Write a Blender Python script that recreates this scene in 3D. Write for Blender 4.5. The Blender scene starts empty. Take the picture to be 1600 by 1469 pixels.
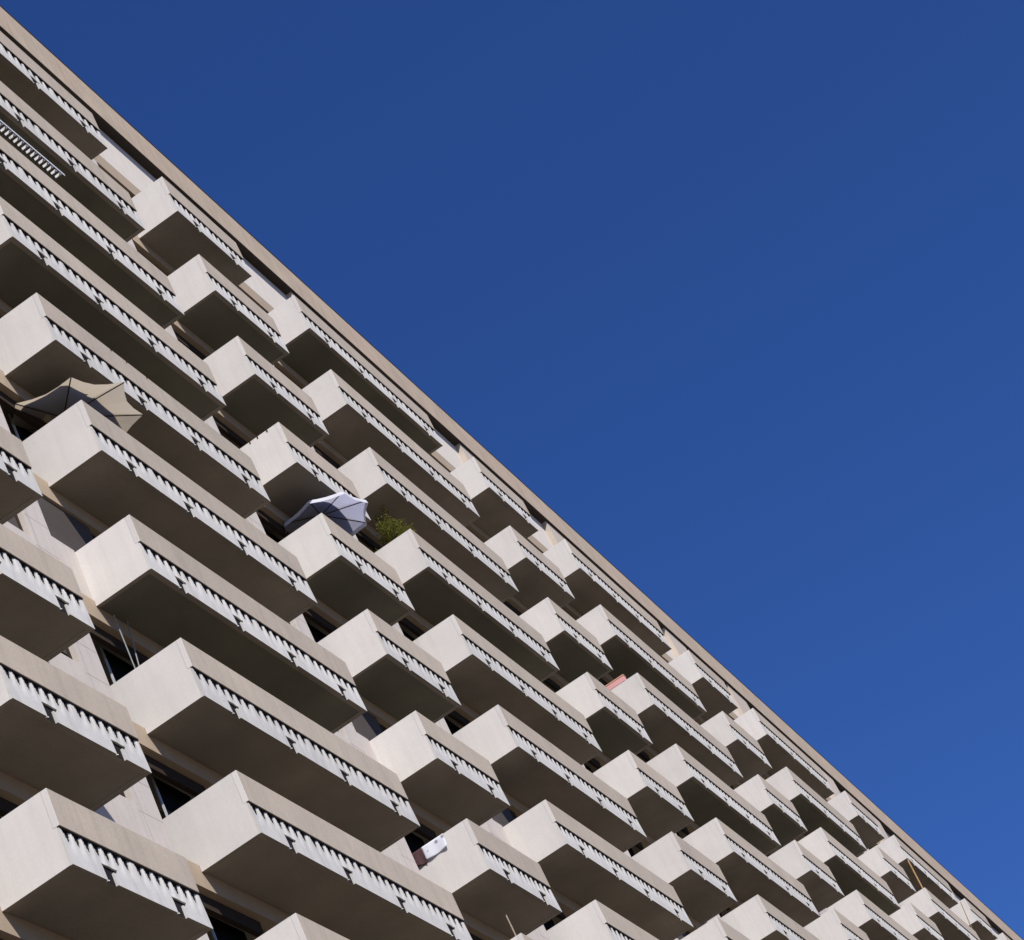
import bpy, bmesh, math, random
from mathutils import Matrix, Vector
random.seed(7)
scene = bpy.context.scene
COL = scene.collection

# ------------------------------------------------------------------ camera
ZT = 46.7                       # height of the top balcony's parapet above the ground
CAM = (-34.7633, -14.6119, -45.0992 + ZT)
RX = Vector((0.42715, -0.81407, -0.39349))      # picture right
RY = Vector((0.39105, 0.5587, -0.73139))        # picture down
RZ = Vector((0.81525, 0.15854, 0.55699))        # view direction
cd = bpy.data.cameras.new('camera')
cam = bpy.data.objects.new('camera', cd)
COL.objects.link(cam)
M3 = Matrix((RX, -RY, -RZ)).transposed()
cam.matrix_world = Matrix.Translation(CAM) @ M3.to_4x4()
cd.sensor_width = 36
cd.lens = 36 * 3962.46 / 1600
cd.clip_start = 0.5
cd.clip_end = 4000
scene.camera = cam

# ------------------------------------------------------------------ light
SUN = Vector((-0.52, -0.52, 0.676)).normalized()         # towards the sun
elev = math.asin(SUN.z)
w = bpy.data.worlds.new('World')
scene.world = w
w.use_nodes = True
nt = w.node_tree
bg = nt.nodes['Background']
sky = nt.nodes.new('ShaderNodeTexSky')
sky.sky_type = 'NISHITA'
sky.sun_disc = False
sky.sun_elevation = elev
sky.sun_rotation = math.atan2(SUN.x, SUN.y)
sky.altitude = 600
sky.air_density = 1.0
sky.dust_density = 0.25
sky.ozone_density = 5.0
hs = nt.nodes.new('ShaderNodeMix')      # slide-film like colour balance of the sky
hs.data_type = 'RGBA'
hs.blend_type = 'MULTIPLY'
hs.inputs[0].default_value = 1.0
hs.inputs[7].default_value = (0.36, 0.60, 1.10, 1)
nt.links.new(sky.outputs[0], hs.inputs[6])
nt.links.new(hs.outputs[2], bg.inputs[0])
bg.inputs[1].default_value = 0.085
sd = bpy.data.lights.new('sun', 'SUN')
sd.energy = 4.3
sd.angle = math.radians(0.53)
sd.color = (1.0, 0.955, 0.90)
so = bpy.data.objects.new('sun', sd)
COL.objects.link(so)
so.rotation_euler = SUN.to_track_quat('Z', 'Y').to_euler()
so.location = (-60, -60, 90)
scene.view_settings.view_transform = 'Standard'
scene.view_settings.look = 'None'
scene.view_settings.exposure = 0.22
scene.view_settings.gamma = 1.0


# ------------------------------------------------------------------ materials
def mat(name, col, rough=0.85, var=0.12, scale=3.0, streak=0.0, bump=0.0, bscale=60, col2=None,
        spec=0.3, speckle=0.0):
    m = bpy.data.materials.new(name)
    m.use_nodes = True
    t = m.node_tree
    b = t.nodes['Principled BSDF']
    b.inputs['Roughness'].default_value = rough
    b.inputs['Specular IOR Level'].default_value = spec
    tc = t.nodes.new('ShaderNodeNewGeometry')
    n = t.nodes.new('ShaderNodeTexNoise')
    n.inputs['Scale'].default_value = scale
    n.inputs['Detail'].default_value = 6
    n.inputs['Roughness'].default_value = 0.6
    t.links.new(tc.outputs['Position'], n.inputs['Vector'])
    r = t.nodes.new('ShaderNodeMapRange')
    r.inputs['From Min'].default_value = 0.3
    r.inputs['From Max'].default_value = 0.7
    r.inputs['To Min'].default_value = 1 - var
    r.inputs['To Max'].default_value = 1 + var
    t.links.new(n.outputs['Fac'], r.inputs['Value'])
    val = r.outputs[0]
    if streak:
        mp = t.nodes.new('ShaderNodeMapping')
        mp.inputs['Scale'].default_value = (7, 7, 0.45)
        t.links.new(tc.outputs['Position'], mp.inputs['Vector'])
        n2 = t.nodes.new('ShaderNodeTexNoise')
        n2.inputs['Scale'].default_value = 1.0
        n2.inputs['Detail'].default_value = 5
        t.links.new(mp.outputs[0], n2.inputs['Vector'])
        r2 = t.nodes.new('ShaderNodeMapRange')
        r2.inputs['From Min'].default_value = 0.45
        r2.inputs['From Max'].default_value = 0.75
        r2.inputs['To Min'].default_value = 1
        r2.inputs['To Max'].default_value = 1 - streak
        t.links.new(n2.outputs['Fac'], r2.inputs['Value'])
        mm = t.nodes.new('ShaderNodeMath')
        mm.operation = 'MULTIPLY'
        t.links.new(val, mm.inputs[0])
        t.links.new(r2.outputs[0], mm.inputs[1])
        val = mm.outputs[0]
    if speckle:
        n4 = t.nodes.new('ShaderNodeTexNoise')
        n4.inputs['Scale'].default_value = 22
        n4.inputs['Detail'].default_value = 3
        t.links.new(tc.outputs['Position'], n4.inputs['Vector'])
        r4 = t.nodes.new('ShaderNodeMapRange')
        r4.inputs['From Min'].default_value = 0.3
        r4.inputs['From Max'].default_value = 0.7
        r4.inputs['To Min'].default_value = 1 - speckle
        r4.inputs['To Max'].default_value = 1 + speckle
        t.links.new(n4.outputs['Fac'], r4.inputs['Value'])
        m4 = t.nodes.new('ShaderNodeMath')
        m4.operation = 'MULTIPLY'
        t.links.new(val, m4.inputs[0])
        t.links.new(r4.outputs[0], m4.inputs[1])
        val = m4.outputs[0]
    oi = t.nodes.new('ShaderNodeObjectInfo')          # every casting came out a little different
    ro = t.nodes.new('ShaderNodeMapRange')
    ro.inputs['To Min'].default_value = 0.95
    ro.inputs['To Max'].default_value = 1.05
    t.links.new(oi.outputs['Random'], ro.inputs['Value'])
    mo = t.nodes.new('ShaderNodeMath')
    mo.operation = 'MULTIPLY'
    t.links.new(val, mo.inputs[0])
    t.links.new(ro.outputs[0], mo.inputs[1])
    val = mo.outputs[0]
    vm = t.nodes.new('ShaderNodeVectorMath')
    vm.operation = 'SCALE'
    if col2:
        mx = t.nodes.new('ShaderNodeMix')
        mx.data_type = 'RGBA'
        n5 = t.nodes.new('ShaderNodeTexNoise')
        n5.inputs['Scale'].default_value = 0.35
        n5.inputs['Detail'].default_value = 4
        t.links.new(tc.outputs['Position'], n5.inputs['Vector'])
        r5 = t.nodes.new('ShaderNodeMapRange')
        r5.inputs['From Min'].default_value = 0.35
        r5.inputs['From Max'].default_value = 0.65
        t.links.new(n5.outputs['Fac'], r5.inputs['Value'])
        t.links.new(r5.outputs[0], mx.inputs[0])
        mx.inputs[6].default_value = (*col, 1)
        mx.inputs[7].default_value = (*col2, 1)
        t.links.new(mx.outputs[2], vm.inputs[0])
    else:
        vm.inputs[0].default_value = col
    t.links.new(val, vm.inputs['Scale'])
    t.links.new(vm.outputs[0], b.inputs['Base Color'])
    if bump:
        n3 = t.nodes.new('ShaderNodeTexNoise')
        n3.inputs['Scale'].default_value = bscale
        n3.inputs['Detail'].default_value = 4
        t.links.new(tc.outputs['Position'], n3.inputs['Vector'])
        bm_ = t.nodes.new('ShaderNodeBump')
        bm_.inputs['Strength'].default_value = bump
        bm_.inputs['Distance'].default_value = 0.01
        t.links.new(n3.outputs['Fac'], bm_.inputs['Height'])
        t.links.new(bm_.outputs[0], b.inputs['Normal'])
    return m


PANEL = mat('beige_exposed_concrete', (0.475, 0.405, 0.315), 0.9, 0.07, 0.9, 0.11, 0.25, 60,
            col2=(0.49, 0.41, 0.32), speckle=0.05)
ENDM = mat('pale_painted_concrete', (0.655, 0.620, 0.575), 0.85, 0.04, 1.2, 0.055, 0.12, 50, speckle=0.03)
FLUTE = mat('white_cast_concrete', (0.61, 0.585, 0.53), 0.8, 0.06, 2.5, 0.15, 0.1, 50, speckle=0.04)
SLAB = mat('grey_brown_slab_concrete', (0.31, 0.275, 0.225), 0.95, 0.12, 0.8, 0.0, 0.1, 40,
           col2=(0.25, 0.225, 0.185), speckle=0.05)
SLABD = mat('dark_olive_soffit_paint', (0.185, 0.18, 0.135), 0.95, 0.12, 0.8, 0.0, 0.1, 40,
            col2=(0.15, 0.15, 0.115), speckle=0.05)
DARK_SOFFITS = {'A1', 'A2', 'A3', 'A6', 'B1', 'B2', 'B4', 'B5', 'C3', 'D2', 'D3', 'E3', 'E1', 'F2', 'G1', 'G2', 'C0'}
WALL = mat('cream_wall_concrete', (0.58, 0.52, 0.46), 0.9, 0.05, 1.5, 0.10, 0.1, 40, speckle=0.04)
LINT = mat('tan_lintel_concrete', (0.43, 0.335, 0.235), 0.9, 0.06, 1.5, 0.05, 0.1, 40)
ROOFC = mat('tan_fascia_concrete', (0.47, 0.385, 0.28), 0.9, 0.10, 1.3, 0.14, 0.2, 40,
            col2=(0.49, 0.375, 0.275), speckle=0.08)
PILA = mat('sand_pilaster', (0.56, 0.48, 0.39), 0.9, 0.05, 2, 0.08)
DARK = mat('painted_shade', (0.012, 0.010, 0.010), 0.95, 0.2, 5)  # near-black, paints the shade under parapet panels and in the notches
COPE = mat('dark_metal_coping', (0.05, 0.045, 0.045), 0.5, 0.1, 5)
JOINT = mat('pale_joint_mortar', (0.27, 0.23, 0.20), 0.9, 0.1, 5)
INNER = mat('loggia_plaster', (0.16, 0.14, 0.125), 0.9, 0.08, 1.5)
FRAME = mat('dark_grey_frame', (0.05, 0.037, 0.028), 0.7, 0.1, 8, spec=0.03)
LFRAME = mat('pale_metal_frame', (0.50, 0.51, 0.52), 0.45, 0.05, 8)
BLIND = mat('blue_grey_blind', (0.085, 0.070, 0.060), 0.7, 0.08, 3)
GROUND = mat('sandy_paving', (0.17, 0.135, 0.10), 0.95, 0.15, 0.15, col2=(0.13, 0.11, 0.09))


def glass_mat(name, col, rough=0.06):
    m = bpy.data.materials.new(name)
    m.use_nodes = True
    b = m.node_tree.nodes['Principled BSDF']
    b.inputs['Base Color'].default_value = (*col, 1)
    b.inputs['Roughness'].default_value = rough
    b.inputs['IOR'].default_value = 1.5
    b.inputs['Specular IOR Level'].default_value = 0.06
    return m


GLASS = glass_mat('dark_window_glass', (0.012, 0.015, 0.02))
DOORG = glass_mat('smoked_door_glass', (0.012, 0.013, 0.014), 0.35)
DOORG.node_tree.nodes['Principled BSDF'].inputs['IOR'].default_value = 1.08


def cloth_mat(name, col, trans=0.5, rough=0.9, weave=260):
    m = mat(name, col, rough, 0.06, 6)
    t = m.node_tree
    b = t.nodes['Principled BSDF']
    out = t.nodes['Material Output']
    tr = t.nodes.new('ShaderNodeBsdfTranslucent')
    tr.inputs['Color'].default_value = (*col, 1)
    mx = t.nodes.new('ShaderNodeMixShader')
    mx.inputs[0].default_value = trans
    t.links.new(b.outputs[0], mx.inputs[1])
    t.links.new(tr.outputs[0], mx.inputs[2])
    t.links.new(mx.outputs[0], out.inputs['Surface'])
    return m


# ------------------------------------------------------------------ mesh helpers
class MB:
    """collects shapes and links them as one mesh object"""

    def __init__(self):
        self.v = []
        self.f = []

    def box(self, x0, x1, y0, y1, z0, z1):
        i = len(self.v)
        self.v += [(x0, y0, z0), (x1, y0, z0), (x1, y1, z0), (x0, y1, z0),
                   (x0, y0, z1), (x1, y0, z1), (x1, y1, z1), (x0, y1, z1)]
        self.f += [tuple(i + k for k in q) for q in
                   ((3, 2, 1, 0), (4, 5, 6, 7), (0, 1, 5, 4), (1, 2, 6, 5), (2, 3, 7, 6), (3, 0, 4, 7))]
        return self

    def tube(self, p, q, r, n=10, r2=None):
        p, q = Vector(p), Vector(q)
        r2 = r if r2 is None else r2
        d = (q - p).normalized()
        a = d.orthogonal().normalized()
        b = d.cross(a)
        i = len(self.v)
        for c, rr in ((p, r), (q, r2)):
            for k in range(n):
                t = 2 * math.pi * k / n
                self.v.append(tuple(c + rr * (math.cos(t) * a + math.sin(t) * b)))
        for k in range(n):
            k2 = (k + 1) % n
            self.f.append((i + k, i + k2, i + n + k2, i + n + k))
        self.f.append(tuple(i + k for k in reversed(range(n))))
        self.f.append(tuple(i + n + k for k in range(n)))
        return self

    def path(self, pts, r, n=8):
        for a, b in zip(pts[:-1], pts[1:]):
            self.tube(a, b, r, n)
        return self

    def mesh(self, name, m, bevel=0.0):
        me = bpy.data.meshes.new(name)
        me.from_pydata(self.v, [], self.f)
        if bevel:
            bm = bmesh.new()
            bm.from_mesh(me)
            bmesh.ops.bevel(bm, geom=list(bm.edges), offset=bevel, segments=2, affect='EDGES', profile=0.6)
            bm.to_mesh(me)
            bm.free()
        me.materials.append(m)
        me.update()
        return me

    def build(self, name, m, parent=None, loc=(0, 0, 0), bevel=0.0):
        return link(name, self.mesh(name, m, bevel), parent, loc)


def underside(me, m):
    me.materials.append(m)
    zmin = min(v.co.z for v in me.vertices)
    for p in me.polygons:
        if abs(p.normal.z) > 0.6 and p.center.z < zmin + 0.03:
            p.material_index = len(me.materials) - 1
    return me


def link(name, me, parent=None, loc=(0, 0, 0)):
    o = bpy.data.objects.new(name, me)
    COL.objects.link(o)
    o.location = loc
    if parent:
        o.parent = parent
    return o


def empty(name, loc=(0, 0, 0)):
    o = bpy.data.objects.new(name, None)
    COL.objects.link(o)
    o.location = loc
    return o


def tag(o, label, cat, group=None, kind=None):
    if label:
        o['label'] = label
    if cat:
        o['category'] = cat
    if group:
        o['group'] = group
    if kind:
        o['kind'] = kind
    return o


# ------------------------------------------------------------------ ground
g = MB()
g.v = [(-1500, -1500, 0), (1500, -1500, 0), (1500, 1500, 0), (-1500, 1500, 0)]
g.f = [(0, 1, 2, 3)]
go = g.build('ground', GROUND)
go['kind'] = 'structure'

# ------------------------------------------------------------------ building layout
H = 2.9
HP = 1.29
WL, WS = 8.13, 3.66
COLX = {'Y': -18.4, 'Z': -7.0, 'A': 0.0, 'B': 11.306, 'C': 18.082, 'D': 29.418, 'E': 36.392, 'F': 47.6,
        'G': 54.48, 'H': 65.80, 'I': 72.73, 'J': 84.1, 'K': 91.0, 'L': 102.2}
ORDER = 'YZABCDEFGHIJKL'
LONG = 'YACEGIK'
XL, XR = -26.0, 116.0


def wid(c):
    return WL if c in LONG else WS


def ztop(s):
    return ZT - s * H


def px(p):
    """where a point falls in the 1600 x 1469 photograph (only used to choose which balconies to build)"""
    q = Vector(p) - Vector(CAM)
    d = q.dot(RZ)
    return 800 + 3962.46 * q.dot(RX) / d, 734.5 + 3962.46 * q.dot(RY) / d


BLD = empty('apartment_building', (45, 6, 0))
tag(BLD, 'tall pale concrete apartment block with rows of boxy balconies and a flat tan roof edge', 'building')


def inb(o):
    """parent to the building keeping world coordinates"""
    o.parent = BLD
    o.matrix_parent_inverse = BLD.matrix_world.inverted()
    return o


BLD.matrix_world = Matrix.Translation((45, 6, 0))


def bpart(mb, name, m, bevel=0.0):
    o = mb.build(name, m, None, (0, 0, 0), bevel)
    o.parent = BLD
    o.matrix_parent_inverse = Matrix.Translation((-45, -6, 0))
    return o


# core of the building, roof, penthouse storey
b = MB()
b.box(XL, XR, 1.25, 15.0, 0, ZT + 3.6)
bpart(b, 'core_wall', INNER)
b = MB()
b.box(XL, XR, 0.0, 1.25, ZT + 3.66, ZT + 3.80)
b.box(XL, XR, 1.25, 15.0, ZT + 3.66, ZT + 3.80)
b.box(XL, XR, -0.17, 0.0, ZT + 3.66, ZT + 3.80)
b.box(XL, XR, -0.268, 0.0, ZT + 3.636, ZT + 3.652)  # dark sheet added below the fascia to paint its shade line
bpart(b, 'roof', mat('eaves_shade_brown', (0.045, 0.036, 0.028), 0.9, 0.1, 2))  # brown darkened to hold the shade under the eaves
b = MB()
x = XL
while x < XR - 0.1:                       # cast fascia units with open joints
    x1 = min(x + 3.63, XR)
    b.box(x + 0.004, x1 - 0.004, -0.273, -0.173, ZT + 3.655, ZT + 4.945)
    x = x1
bpart(b, 'roof_fascia', ROOFC)
b = MB()
b.box(XL, XR, -0.290, -0.150, ZT + 4.948, ZT + 4.990)
bpart(b, 'roof_coping', COPE)
b = MB()
b.box(XL, XR, -0.0, 0.25, ZT + 1.86, ZT + 3.634)
bpart(b, 'penthouse_wall', mat('white_penthouse_wall', (0.74, 0.67, 0.57), 0.85, 0.04, 2.0, 0.08, 0.1, 50))
for i, c in enumerate(ORDER):
    if c in 'YKL':
        continue
    b = MB()
    x = COLX[c] + 4.05
    b.box(x, x + 2.2, -0.19, -0.003, ZT + 1.30, ZT + 3.633)
    bpart(b, 'pilaster', PILA)

# storey bands (slab edge + lintel); beige
for s in range(-1, 16):
    z = ztop(s)
    b = MB()
    b.box(XL, XR, 0.0, 0.25, z - 1.64, z - 1.15 if s >= 0 else z - 1.04)
    bpart(b, 'lintel_band', LINT)
    b = MB()
    b.box(XL, XR, 0.25, 1.25, z - 1.29, z - 1.15)
    bpart(b, 'floor_slab', SLAB)

# gap walls, pillars, windows and loggia doors
PIL = {}
for c in ORDER:
    if c in LONG and c != 'A':
        PIL[c] = (COLX[c] - 1.20, COLX[c] - 0.50)
    elif c == 'A':
        PIL[c] = (-1.50, -0.72)
    else:
        PIL[c] = (COLX[c] - 1.27, COLX[c] - 0.55)

door_pane = MB().box(0, 1, -0.005, 0.005, 0, 1).mesh('pane', DOORG)
win_pane = MB().box(0, 1, -0.005, 0.005, 0, 1).mesh('pane', GLASS)
for i, c in enumerate(ORDER[1:]):
    prev = ORDER[i]
    x0 = COLX[prev] + wid(prev)
    p0, p1 = PIL[c]
    for s in range(0, 16):
        z = ztop(s)
        zb, zt = z - 1.15, z + 1.26
        u, v = px((p0, 0, z))
        if not (-500 < u < 1750 and -300 < v < 1800):
            continue
        b = MB()
        b.box(p0, p1, 0.0, 0.25, zb, zt)
        pil = bpart(b, 'pillar', WALL, 0.006)
        # fine casting joints on the pillar face
        b = MB()
        b.box(p0 + 0.13, p0 + 0.137, -0.0015, 0.0005, zb + 0.02, zt - 0.02)
        for k in (0.62, 1.35, 1.98):
            b.box(p0 + 0.02, p1 - 0.02, -0.0015, 0.0005, zb + k, zb + k + 0.007)
        jo = b.build('joint', JOINT)
        jo.parent = pil
        jo.matrix_parent_inverse = Matrix.Identity(4)
        # sill wall left of pillar, and jamb beside the loggia
        b = MB()
        b.box(x0 - 0.10, p0, 0.0, 0.25, zb, z - 0.38)
        b.box(x0 - 0.10, x0 + 0.35, 0.0, 0.25, z - 0.38, zt)
        bpart(b, 'sill_wall', WALL)
        far = u > 1150
        if far:
            b = MB()
            b.box(x0 + 0.35, p0, 0.16, 0.2, z - 0.38, zt)
            # too small to show a frame
            bpart(b, 'window', GLASS)
            continue
        b = MB()
        fx0, fx1, fz0, fz1 = x0 + 0.35, p0, z - 0.38, zt
        for q in ((fx0, fx0 + 0.06, fz0, fz1), (fx1 - 0.06, fx1, fz0, fz1), (fx0 + 0.06, fx1 - 0.06, fz0, fz0 + 0.06),
                  (fx0 + 0.06, fx1 - 0.06, fz1 - 0.22, fz1),
                  ((fx0 + fx1) / 2 - 0.03, (fx0 + fx1) / 2 + 0.03, fz0 + 0.06, fz1 - 0.22)):
            b.box(q[0], q[1], 0.12, 0.18, q[2], q[3])
        wo = bpart(b, 'window', FRAME)
        pn = link('pane', win_pane, wo)
        pn.scale = (fx1 - fx0 - 0.1, 1, fz1 - fz0 - 0.1)
        pn.location = (fx0 + 0.05, 0.17, fz0 + 0.05)
        if s in (5, 6, 7):
            pn2 = MB().box(fx0 + 0.07, fx1 - 0.07, 0.145, 0.155, fz0 + 0.3 * (s % 2), fz1 - 0.1).build('blind', BLIND)
            pn2.parent = wo
        # loggia opening: header box, pale door frame post, glass
        b = MB()
        b.box(p1, p1 + 2.6, 0.14, 0.24, zt - 0.28, zt)
        do = bpart(b, 'loggia_door', FRAME)
        b = MB()
        b.box(p1 + 1.26, p1 + 1.31, 0.43, 0.46, zb, zt)
        f = b.build('frame', LFRAME)
        f.parent = do
        pn = link('pane', door_pane, do)
        pn.scale = (1.3, 1, zt - zb)
        pn.location = (p1 + 1.29, 0.47, zb)
        if s == 6:
            # low infill wall and lowered blind on this floor
            b = MB()
            b.box(p1, COLX[c], 0.0, 0.25, zb, z + 0.05)
            bpart(b, 'infill_wall', WALL)
            b = MB().box(p1, p1 + 1.9, 0.05, 0.07, z + 0.05, zt - 0.02).build('blind', BLIND)
            b.parent = do


# ------------------------------------------------------------------ balcony
def flute_mesh(name, W, units):
    """lower front panel: scalloped top fading into a flat face, drain slots at the foot"""
    Wu = W / units
    xs = set([0.0, W])
    slots = []
    for u in range(units):
        c = u * Wu + Wu * 0.5 - 0.02
        slots.append((c - 0.03, c + 0.23, c + 0.37))
    n = int(W / 0.020)
    for k in range(n + 1):
        xx = W * k / n
        if all(abs(xx - e) > 0.012 for sl in slots for e in sl):
            xs.add(xx)
    for sl in slots:
        xs.update(sl)
    xs = sorted(xs)
    zs = [-0.668, -0.685, -0.70, -0.72, -0.74, -0.76, -0.78, -0.80, -0.82, -0.84, -0.86, -0.88, -0.90, -0.93, -0.965, -0.99, -1.075, -1.16, -1.293]
    pitch = (Wu - 0.10) / 7.0

    def amp(x):
        u = min(int(x / Wu), units - 1)
        xl = x - u * Wu - 0.05
        t = xl / pitch
        if t < 0 or t > 7:
            return 0.0
        fr = t - math.floor(t)
        return 1 - abs(2 * fr - 1)

    V = []
    F = []
    depth = []
    for z in zs:
        g_ = max(0.0, min(1.0, (z + 1.04) / 0.37))
        base = -1.222 - 0.02 * min(1, max(0, (-0.64 - z) / 0.65))
        for x in xs:
            dd = 0.10 * amp(x) * g_
            depth.append(dd)
            V.append((x, base + min(dd * 0.5, 0.014), z))
    nx = len(xs)
    for j in range(len(zs) - 1):
        for i in range(nx - 1):
            xm = (xs[i] + xs[i + 1]) / 2
            if zs[j] <= -0.989 and any(a < xm < (e_ if zs[j] > -1.05 else b_) for a, b_, e_ in slots):
                continue
            if (depth[j * nx + i] + depth[j * nx + i + 1] + depth[(j + 1) * nx + i] + depth[(j + 1) * nx + i + 1]) / 4 > 0.041:
                continue                      # notch for a tooth of shade: the near-black backing shows
            F.append((j * nx + i, (j + 1) * nx + i, (j + 1) * nx + i + 1, j * nx + i + 1))
    me = bpy.data.meshes.new(name)
    me.from_pydata(V, [], F)
    bm = bmesh.new()
    bm.from_mesh(me)
    bm.verts.ensure_lookup_table()
    loose = [v for v in bm.verts if not v.link_edges]
    bmesh.ops.delete(bm, geom=loose, context='VERTS')
    be = [e for e in bm.edges if e.is_boundary]
    r = bmesh.ops.extrude_edge_only(bm, edges=be)
    for v in r['geom']:
        if isinstance(v, bmesh.types.BMVert):
            v.co.y = -1.200
    # spout lip in every slot
    for a, b_, e_ in slots:
        c = [bm.verts.new(p) for p in
             ((a - 0.022, -1.244, -1.2945), (a + 0.010, -1.256, -1.2945), (a + 0.010, -1.21, -1.2945), (a - 0.022, -1.21, -1.2945),
              (a - 0.022, -1.244, -1.312), (a + 0.010, -1.256, -1.312), (a + 0.010, -1.21, -1.312), (a - 0.022, -1.21, -1.312))]
        for q in ((0, 1, 5, 4), (1, 2, 6, 5), (2, 3, 7, 6), (3, 0, 4, 7), (4, 5, 6, 7)):
            bm.faces.new([c[k] for k in q])
    bmesh.ops.recalc_face_normals(bm, faces=list(bm.faces))
    bm.to_mesh(me)
    bm.free()
    me.materials.append(FLUTE)
    me.update()
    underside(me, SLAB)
    return me


def balcony_meshes(W, units):
    d = {}
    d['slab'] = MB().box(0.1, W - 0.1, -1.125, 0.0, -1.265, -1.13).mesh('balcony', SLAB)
    outer = [(-1.138, 0), (-1.138, -0.643), (-1.1985, -0.643), (-1.1985, -1.286)]
    # the left panel runs on inward as the loggia's side wall; the right one stops at the facade
    for key, inner in (('end', [(-0.003, -1.286), (-0.003, -1.147), (0.9, -1.147), (0.9, 0)]),
                       ('end2', [(0, -1.286), (0, 0)])):
        e = MB()
        prof = outer + inner
        n = len(prof)
        e.v = [(0.0, y, z) for y, z in prof] + [(0.10, y, z) for y, z in prof]
        e.f = [tuple(range(n)), tuple(range(2 * n - 1, n - 1, -1))] + \
              [(k, k + n, (k + 1) % n + n, (k + 1) % n) for k in range(n)]
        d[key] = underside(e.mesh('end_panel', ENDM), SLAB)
    d['front'] = MB().box(0.0, W, -1.25, -1.140, -0.64, 0.0).mesh('parapet_panel', PANEL, 0.007)
    d['front'].materials.append(ENDM)          # the paint of the end panel returns over the panel's edge
    for p in d['front'].polygons:
        if abs(p.normal.x) > 0.6:
            p.material_index = 1
    d['flute'] = flute_mesh('fluted_panel', W, units)
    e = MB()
    prof = [(-1.13, -0.644), (-1.236, -0.644), (-1.236, -0.662), (-1.196, -0.662), (-1.196, -1.288), (-1.13, -1.288)]  # strip and backing coloured as overhang shade, also seen through notches and slots
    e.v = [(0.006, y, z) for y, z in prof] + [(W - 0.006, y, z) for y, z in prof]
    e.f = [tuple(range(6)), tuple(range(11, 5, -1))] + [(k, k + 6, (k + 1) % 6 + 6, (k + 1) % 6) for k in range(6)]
    d['shade_fill'] = underside(e.mesh('shade_backing', DARK), SLAB)
    return d


KIT = {True: balcony_meshes(WL, 4), False: balcony_meshes(WS, 2)}
CAP = {True: None, False: None}


def balcony(c, s):
    k = KIT[c in LONG]
    W = wid(c)
    o = link('balcony', k['slab'])
    o.parent = BLD
    o.matrix_parent_inverse = Matrix.Translation((-45, -6, 0))
    o.location = (COLX[c], -0.002, ztop(s))
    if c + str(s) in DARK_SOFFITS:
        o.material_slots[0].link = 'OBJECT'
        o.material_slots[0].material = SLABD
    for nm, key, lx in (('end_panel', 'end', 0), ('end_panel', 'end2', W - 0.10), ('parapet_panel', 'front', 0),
                        ('fluted_panel', 'flute', 0), ('shade_backing', 'shade_fill', 0)):
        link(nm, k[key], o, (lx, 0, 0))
    return o


def visible(c, s):
    W = wid(c)
    pts = [px((COLX[c] + a, yy, ztop(s) + zz)) for a in (0, W / 2, W) for yy in (-1.25, 0) for zz in (0, -1.3)]
    us = [p[0] for p in pts]
    vs = [p[1] for p in pts]
    return max(us) > -260 and min(us) < 1720 and max(vs) > -200 and min(vs) < 1640


nb = 0
for c in ORDER:
    for s in range(0, 16):
        if visible(c, s):
            balcony(c, s)
            nb += 1
print('balconies', nb)

# ------------------------------------------------------------------ things on the balconies
def octa_parasol(name, hub, r, drop, rot, fabric, pole_h, label, nrib=8, valance=0.0, lining=None):
    t = empty(name, (hub[0], hub[1], hub[2] - pole_h))
    tag(t, label, 'parasol')
    hz = pole_h
    rim = [(r * math.cos(rot + 2 * math.pi * k / nrib), r * math.sin(rot + 2 * math.pi * k / nrib), hz - drop)
           for k in range(nrib)]
    V = [(0, 0, hz)]
    F = []
    R = 5
    for k in range(nrib):
        a, c = Vector(rim[k]), Vector(rim[(k + 1) % nrib])
        hb = Vector((0, 0, hz))
        base = len(V)
        for i in range(R + 1):
            for j in range(5):
                f = i / R
                e = a.lerp(c, j / 4)
                p = hb.lerp(e, f)
                sag = 0.055 * f * math.sin(math.pi * j / 4)      # fabric sags between ribs
                p.z -= 0 * sag
                inward = 1 - (0.05 if valance else 0.10) * f * math.sin(math.pi * j / 4)
                p.x *= inward
                p.y *= inward
                p.z += 0.04 * math.sin(math.pi * f)
                V.append(tuple(p))
        for i in range(R):
            for j in range(4):
                q = base + i * 5 + j
                F.append((q, q + 5, q + 6, q + 1))
        if valance:
            b0 = len(V)
            for j in range(5):
                p = V[base + R * 5 + j]
                V.append((p[0] * 1.01, p[1] * 1.01, p[2] - valance))
            for j in range(4):
                F.append((base + R * 5 + j, b0 + j, b0 + j + 1, base + R * 5 + j + 1))
    me = bpy.data.meshes.new('canopy')
    me.from_pydata(V, [], F)
    me.materials.append(fabric)
    if valance:
        me.materials.append(VAL)
        for p in me.polygons:
            if abs(p.normal.z) < 0.25:
                p.material_index = 1
    co = link('canopy', me, t)
    md = co.modifiers.new('thick', 'SOLIDIFY')
    md.thickness = 0.004
    pm = MB().tube((0, 0, 0), (0, 0, hz + 0.02), 0.019, 12).build('pole', FRAME if not valance else LFRAME, t)
    for k in range(nrib):
        a = Vector(rim[k])
        MB().tube((0, 0, hz - 0.03), (a.x, a.y, a.z - 0.012), 0.013, 6).build('rib', FRAME, t)
    return t


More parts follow.
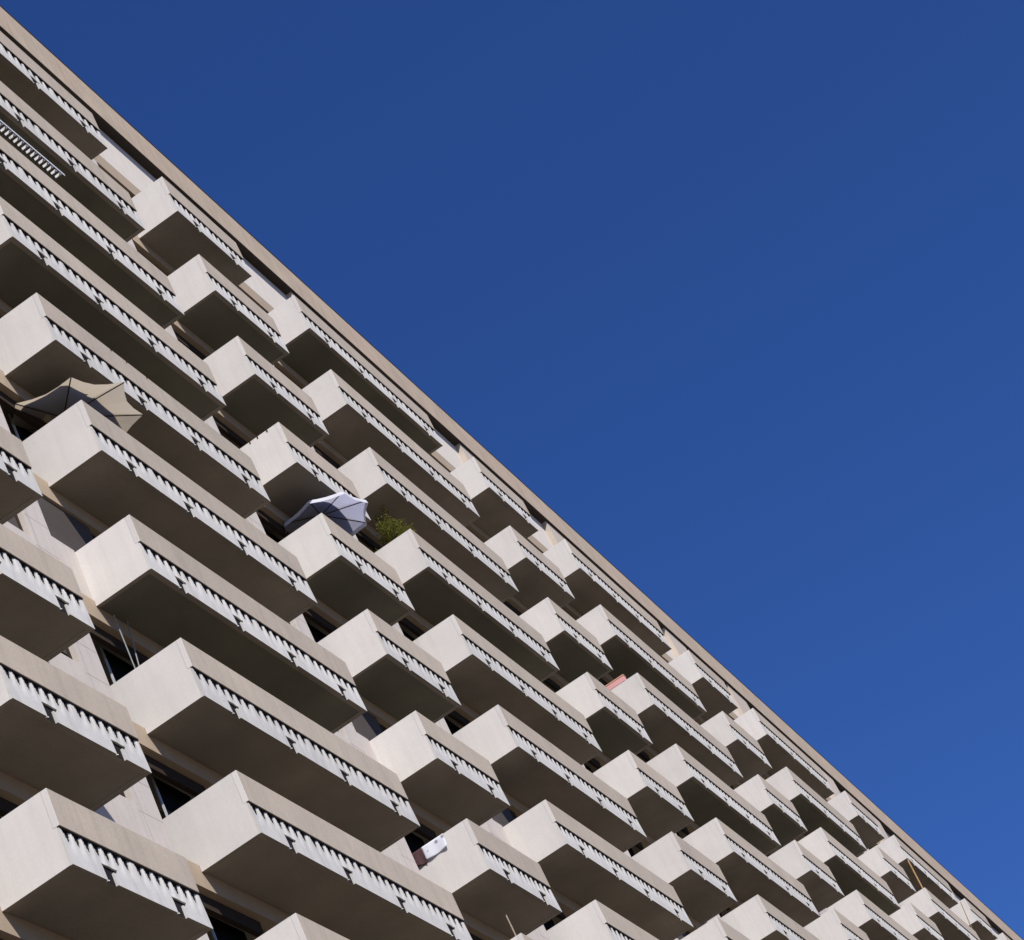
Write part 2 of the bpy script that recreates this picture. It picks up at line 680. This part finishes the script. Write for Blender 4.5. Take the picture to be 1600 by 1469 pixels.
VAL = cloth_mat('white_valance_cloth', (0.82, 0.81, 0.84), 0.35)
canvas = cloth_mat('sand_canvas', (0.68, 0.63, 0.555), 0.84)
octa_parasol('parasol', (1.63, -0.14, ZT - 13.15), 1.52, 0.36, math.radians(172.6), canvas, 2.45,
             'sand coloured parasol with dark ribs open over a balcony corner at the left edge')
blue = cloth_mat('bluish_white_canvas', (0.63, 0.63, 0.70), 0.84)
octa_parasol('parasol', (13.32, -0.63, ZT - 10.17), 1.13, 0.27, math.radians(10), blue, 2.6,
             'bluish white parasol with short valance over a narrow balcony in the middle', 8, 0.10)


def bush(loc, h, w_, n, leafm, stemm, label, seed):
    rnd = random.Random(seed)
    t = empty('potted_shrub', loc)
    tag(t, label, 'shrub')
    pot = MB()
    pot.tube((0, 0, 0), (0, 0, 0.34), 0.15, 16, 0.20)
    pot.build('pot', POTM, t)
    st = MB()
    tips = []
    for k in range(24):
        a = rnd.uniform(0, 6.28)
        rr = w_ * (0.25 + 0.75 * rnd.random())
        hh = 0.34 + (h - 0.34) * rnd.uniform(0.35, 0.8)
        if k < 2:
            rr, hh = w_ * 0.25, h
        p0 = Vector((0, 0, 0.3))
        p1 = Vector((math.cos(a) * rr * 0.4, math.sin(a) * rr * 0.4, 0.3 + (hh - 0.3) * 0.55))
        p2 = Vector((math.cos(a) * rr, math.sin(a) * rr, hh))
        st.tube(p0, p1, 0.009, 5, 0.006).tube(p1, p2, 0.006, 5, 0.003)
        tips.append((p1, p2))
    st.build('stem', stemm, t)
    lf = MB()
    for k in range(n):
        a, b_ = rnd.choice(tips)
        f = rnd.random() ** 0.8
        p = a.lerp(b_, f) + Vector((rnd.gauss(0, .05), rnd.gauss(0, .05), rnd.gauss(0, .06)))
        d = Vector((rnd.gauss(0, 1), rnd.gauss(0, 1), rnd.gauss(0.7, .7))).normalized()
        e = d.orthogonal().normalized()
        e.rotate(Matrix.Rotation(rnd.uniform(0, 6.28), 3, d))
        L = rnd.uniform(0.045, 0.09)
        q = L * 0.2
        i = len(lf.v)
        lf.v += [tuple(p), tuple(p + d * L * .5 + e * q), tuple(p + d * L), tuple(p + d * L * .5 - e * q)]
        lf.f.append((i, i + 1, i + 2, i + 3))
    lf.build('foliage', leafm, t)
    return t


POTM = mat('terracotta', (0.42, 0.17, 0.09), 0.8, 0.1, 8)
LEAF = cloth_mat('yellow_green_leaves', (0.165, 0.165, 0.026), 0.4)
STEM = mat('brown_stem', (0.12, 0.08, 0.04), 0.9, 0.1, 10)
bush((18.62, -0.62, ZT - 9.85), 2.45, 0.64, 6800, LEAF, STEM,
     'yellow green shrub rising above the corner of a balcony beside the bluish white parasol', 3)


def sheet(name, x, ys, zs, m, label, cat, fold=0.0, seed=1, thick=0.006, top=True):
    """cloth hung over an end panel's top edge: ys along depth, hanging down the outer face"""
    rnd = random.Random(seed)
    V, F = [], []
    n = 14
    rows = [(x + 0.12, zs[0] - 0.12), (x + 0.10, zs[0] + 0.012), (x + 0.05, zs[0] + 0.016), (x - 0.008, zs[0] + 0.010)]
    m_ = 9
    for k in range(1, m_ + 1):
        rows.append((x - 0.012, zs[0] + (zs[1] - zs[0]) * k / m_))
    ph = [rnd.uniform(0, 6) for _ in range(3)]
    for ri, (xx, zz) in enumerate(rows):
        for k in range(n + 1):
            f = k / n
            y = ys[0] + (ys[1] - ys[0]) * f
            o = 0.0
            dz = 0.0
            if ri > 3:
                g_ = (ri - 3) / m_
                o = -0.012 * g_ * (1 + math.sin(9 * f + ph[0])) - 0.02 * g_ * fold * (1 + math.sin(5 * f + 3 * g_ + ph[1]))
                dz = -0.04 * fold * g_ * math.sin(3.2 * f + ph[2])
            V.append((xx + o, y, zz + dz))
    for r_ in range(len(rows) - 1):
        for k in range(n):
            q = r_ * (n + 1) + k
            F.append((q, q + 1, q + n + 2, q + n + 1))
    me = bpy.data.meshes.new(name)
    me.from_pydata(V, [], F)
    me.materials.append(m)
    for p in me.polygons:
        p.use_smooth = True
    o = link(name, me)
    md = o.modifiers.new('thick', 'SOLIDIFY')
    md.thickness = thick
    md.offset = 1
    tag(o, label, cat)
    return o


XB = COLX['B']
# patterned towel: pale cloth with scattered dark marks
tm = cloth_mat('patterned_towel', (0.72, 0.73, 0.78), 0.1)
t_ = tm.node_tree
vo = t_.nodes.new('ShaderNodeTexVoronoi')
vo.inputs['Scale'].default_value = 6
ge = t_.nodes.new('ShaderNodeNewGeometry')
t_.links.new(ge.outputs['Position'], vo.inputs['Vector'])
rp = t_.nodes.new('ShaderNodeValToRGB')
rp.color_ramp.elements[0].position = 0.16
rp.color_ramp.elements[0].color = (0.30, 0.27, 0.30, 1)
rp.color_ramp.elements[1].position = 0.34
rp.color_ramp.elements[1].color = (0.74, 0.75, 0.80, 1)
t_.links.new(vo.outputs['Distance'], rp.inputs[0])
t_.links.new(rp.outputs[0], t_.nodes['Principled BSDF'].inputs['Base Color'])
sheet('towel', XB, (-0.07, -0.63), (ZT - 20.3, ZT - 20.62), tm,
      'white towel with dark marks hung over the end of a narrow balcony at bottom centre', 'towel', 0.6, 2)
sheet('cloth', XB, (0.24, -0.066), (ZT - 20.3, ZT - 20.66), mat('maroon_cloth', (0.075, 0.036, 0.036), 0.9, 0.1, 12),
      'dark maroon cloth hung beside the white towel on a balcony end', 'cloth', 0.8, 5)

# pink planter box on the end of E2
XE = COLX['E']
t = empty('planter_box', (XE + 0.06, -0.46, ZT - 5.8))
tag(t, 'pink and orange planter box sitting on a balcony end', 'planter')
MB().box(-0.07, 0.13, -0.34, 0.34, 0.004, 0.20).build('box', mat('pink_plastic', (0.66, 0.34, 0.32), 0.6, 0.05, 5), t, (0, 0, 0), 0.012)
MB().box(-0.085, 0.145, -0.355, 0.355, 0.202, 0.235).build('rim', mat('orange_plastic', (0.72, 0.40, 0.25), 0.6, 0.05, 5), t, (0, 0, 0), 0.008)

# ceiling airer on A2 (white rail with short slats)
t = empty('clothes_airer', (2.45, -1.10, ZT - 4.84))
tag(t, 'white ladder-like airer hanging beneath a balcony ceiling near the upper left corner', 'airer')
white = mat('white_enamel', (0.78, 0.79, 0.82), 0.4, 0.03, 5)
MB().box(-1.7, 2.15, -0.075, -0.06, 0.03, 0.09).build('rail', white, t, (0, 0, 0), 0.004)
MB().tube((-1.7, 0.10, 0.0), (2.0, 0.10, 0.0), 0.008, 8).build('rail', FRAME, t)
for k in range(24):
    xx = -1.65 + k * 0.158
    MB().box(xx, xx + 0.014, -0.058, 0.10, -0.01, 0.062).build('slat', white, t)
for xx in (-1.5, 0.2, 1.9):
    MB().tube((xx, 0.02, 0.02), (xx, 0.02, 0.64), 0.004, 6).build('cord', FRAME, t)

# two pale poles behind the end of A7
POLE = mat('grey_aluminium', (0.26, 0.27, 0.26), 0.4, 0.05, 5)
for (a, b_, lab) in (((0.36, -0.10, ZT - 18.80), (0.36, -0.10, ZT - 21.43), 'upright pale pole behind a balcony end at left, standing left of a leaning pole'),
                     ((0.84, -0.10, ZT - 18.72), (0.30, -0.06, ZT - 21.43), 'leaning pale pole behind a balcony end at left, to the right of an upright pole')):
    o = MB().tube(a, b_, 0.013, 8).tube(Vector(a) + (Vector(b_) - Vector(a)) * 0.0, Vector(a) + (Vector(b_) - Vector(a)) * 0.02, 0.018, 8) \
        .build('clothes_prop', POLE)
    tag(o, lab, 'pole', 'pale poles leaning together')

# bamboo pole at I1, thin pole at J0, pole at B8
BAM = mat('orange_bamboo', (0.42, 0.26, 0.11), 0.6, 0.15, 9)
XI, XJ = COLX['I'], COLX['J']


CANE = mat('grey_cane', (0.33, 0.27, 0.20), 0.7, 0.15, 9)


def knotted(p, q, r, label, m=None):
    p, q = Vector(p), Vector(q)
    b = MB().tube(p, q, r, 8)
    for k in range(1, 7):
        c = p.lerp(q, k / 7)
        d = (q - p).normalized() * 0.012
        b.tube(c - d, c + d, r * 1.25, 8)
    return tag(b.build('bamboo_pole', m or BAM), label, 'pole')


knotted((XI + 0.22, -1.06, ZT - 4.02), (XI + 0.10, -1.20, ZT - 1.33), 0.036,
        'thick orange bamboo pole standing in a balcony corner below the roof at lower right')
knotted((XJ - 0.02, -0.80, ZT - 1.62), (XJ - 0.02, -1.00, ZT - 0.05), 0.012,
        'thin orange cane beside the balcony end nearest the lower right corner')
knotted((12.42, -0.80, ZT - 24.32), (12.40, -0.80, ZT - 22.14), 0.018,
        'thin greyish brown cane rising above a balcony corner at the bottom edge', CANE)

# small terracotta pots on the end of I1
for k, (yy, hh) in enumerate(((-0.12, .10), (-0.34, .08), (-0.52, .11), (-0.66, .08))):
    o = MB().tube((XI + 0.05, yy, ZT - 2.9 + 0.002), (XI + 0.05, yy, ZT - 2.9 + hh), 0.05, 12, 0.065) \
        .tube((XI + 0.05, yy, ZT - 2.9 + hh), (XI + 0.05, yy, ZT - 2.9 + hh + 0.02), 0.072, 12).build('flower_pot', POTM)
    tag(o, 'small terracotta pot in the row on the balcony end beside the bamboo pole', 'flower pot', 'pots on a balcony end')

# orange hose loop behind C3's parapet
pts = [(24.62 + 0.30 * math.cos(a), -1.10 + 0.02 * a, ZT - 8.62 + 0.20 * math.sin(a)) for a in [math.pi * k / 12 for k in range(-2, 15)]]
tag(MB().path(pts, 0.022).build('garden_hose', mat('orange_rubber', (0.72, 0.30, 0.12), 0.6, 0.05, 5)),
    'small orange hose loop showing over a long balcony parapet near the centre', 'hose')

# pegs on A4's parapet and B3's end
for k, xx in enumerate((2.56, 3.13, 3.89)):
    o = MB().box(xx - 0.012, xx + 0.012, -1.262, -1.252, ZT - 11.66, ZT - 11.59) \
        .box(xx - 0.012, xx + 0.012, -1.262, -1.13, ZT - 11.598, ZT - 11.58).build('clothes_peg', FRAME)
    tag(o, 'tiny dark peg on the front edge of the long balcony above the sand coloured parasol', 'peg', 'pegs on a long parapet')
for k, yy in enumerate((-0.40, -0.62, -0.90)):
    o = MB().box(XB - 0.014, XB - 0.003, yy - 0.014, yy + 0.014, ZT - 8.76, ZT - 8.69) \
        .box(XB - 0.014, XB + 0.11, yy - 0.014, yy + 0.014, ZT - 8.698, ZT - 8.68).build('clothes_peg', FRAME)
    tag(o, 'tiny dark peg on the end panel of the balcony above the bluish white parasol', 'peg', 'pegs on a balcony end')
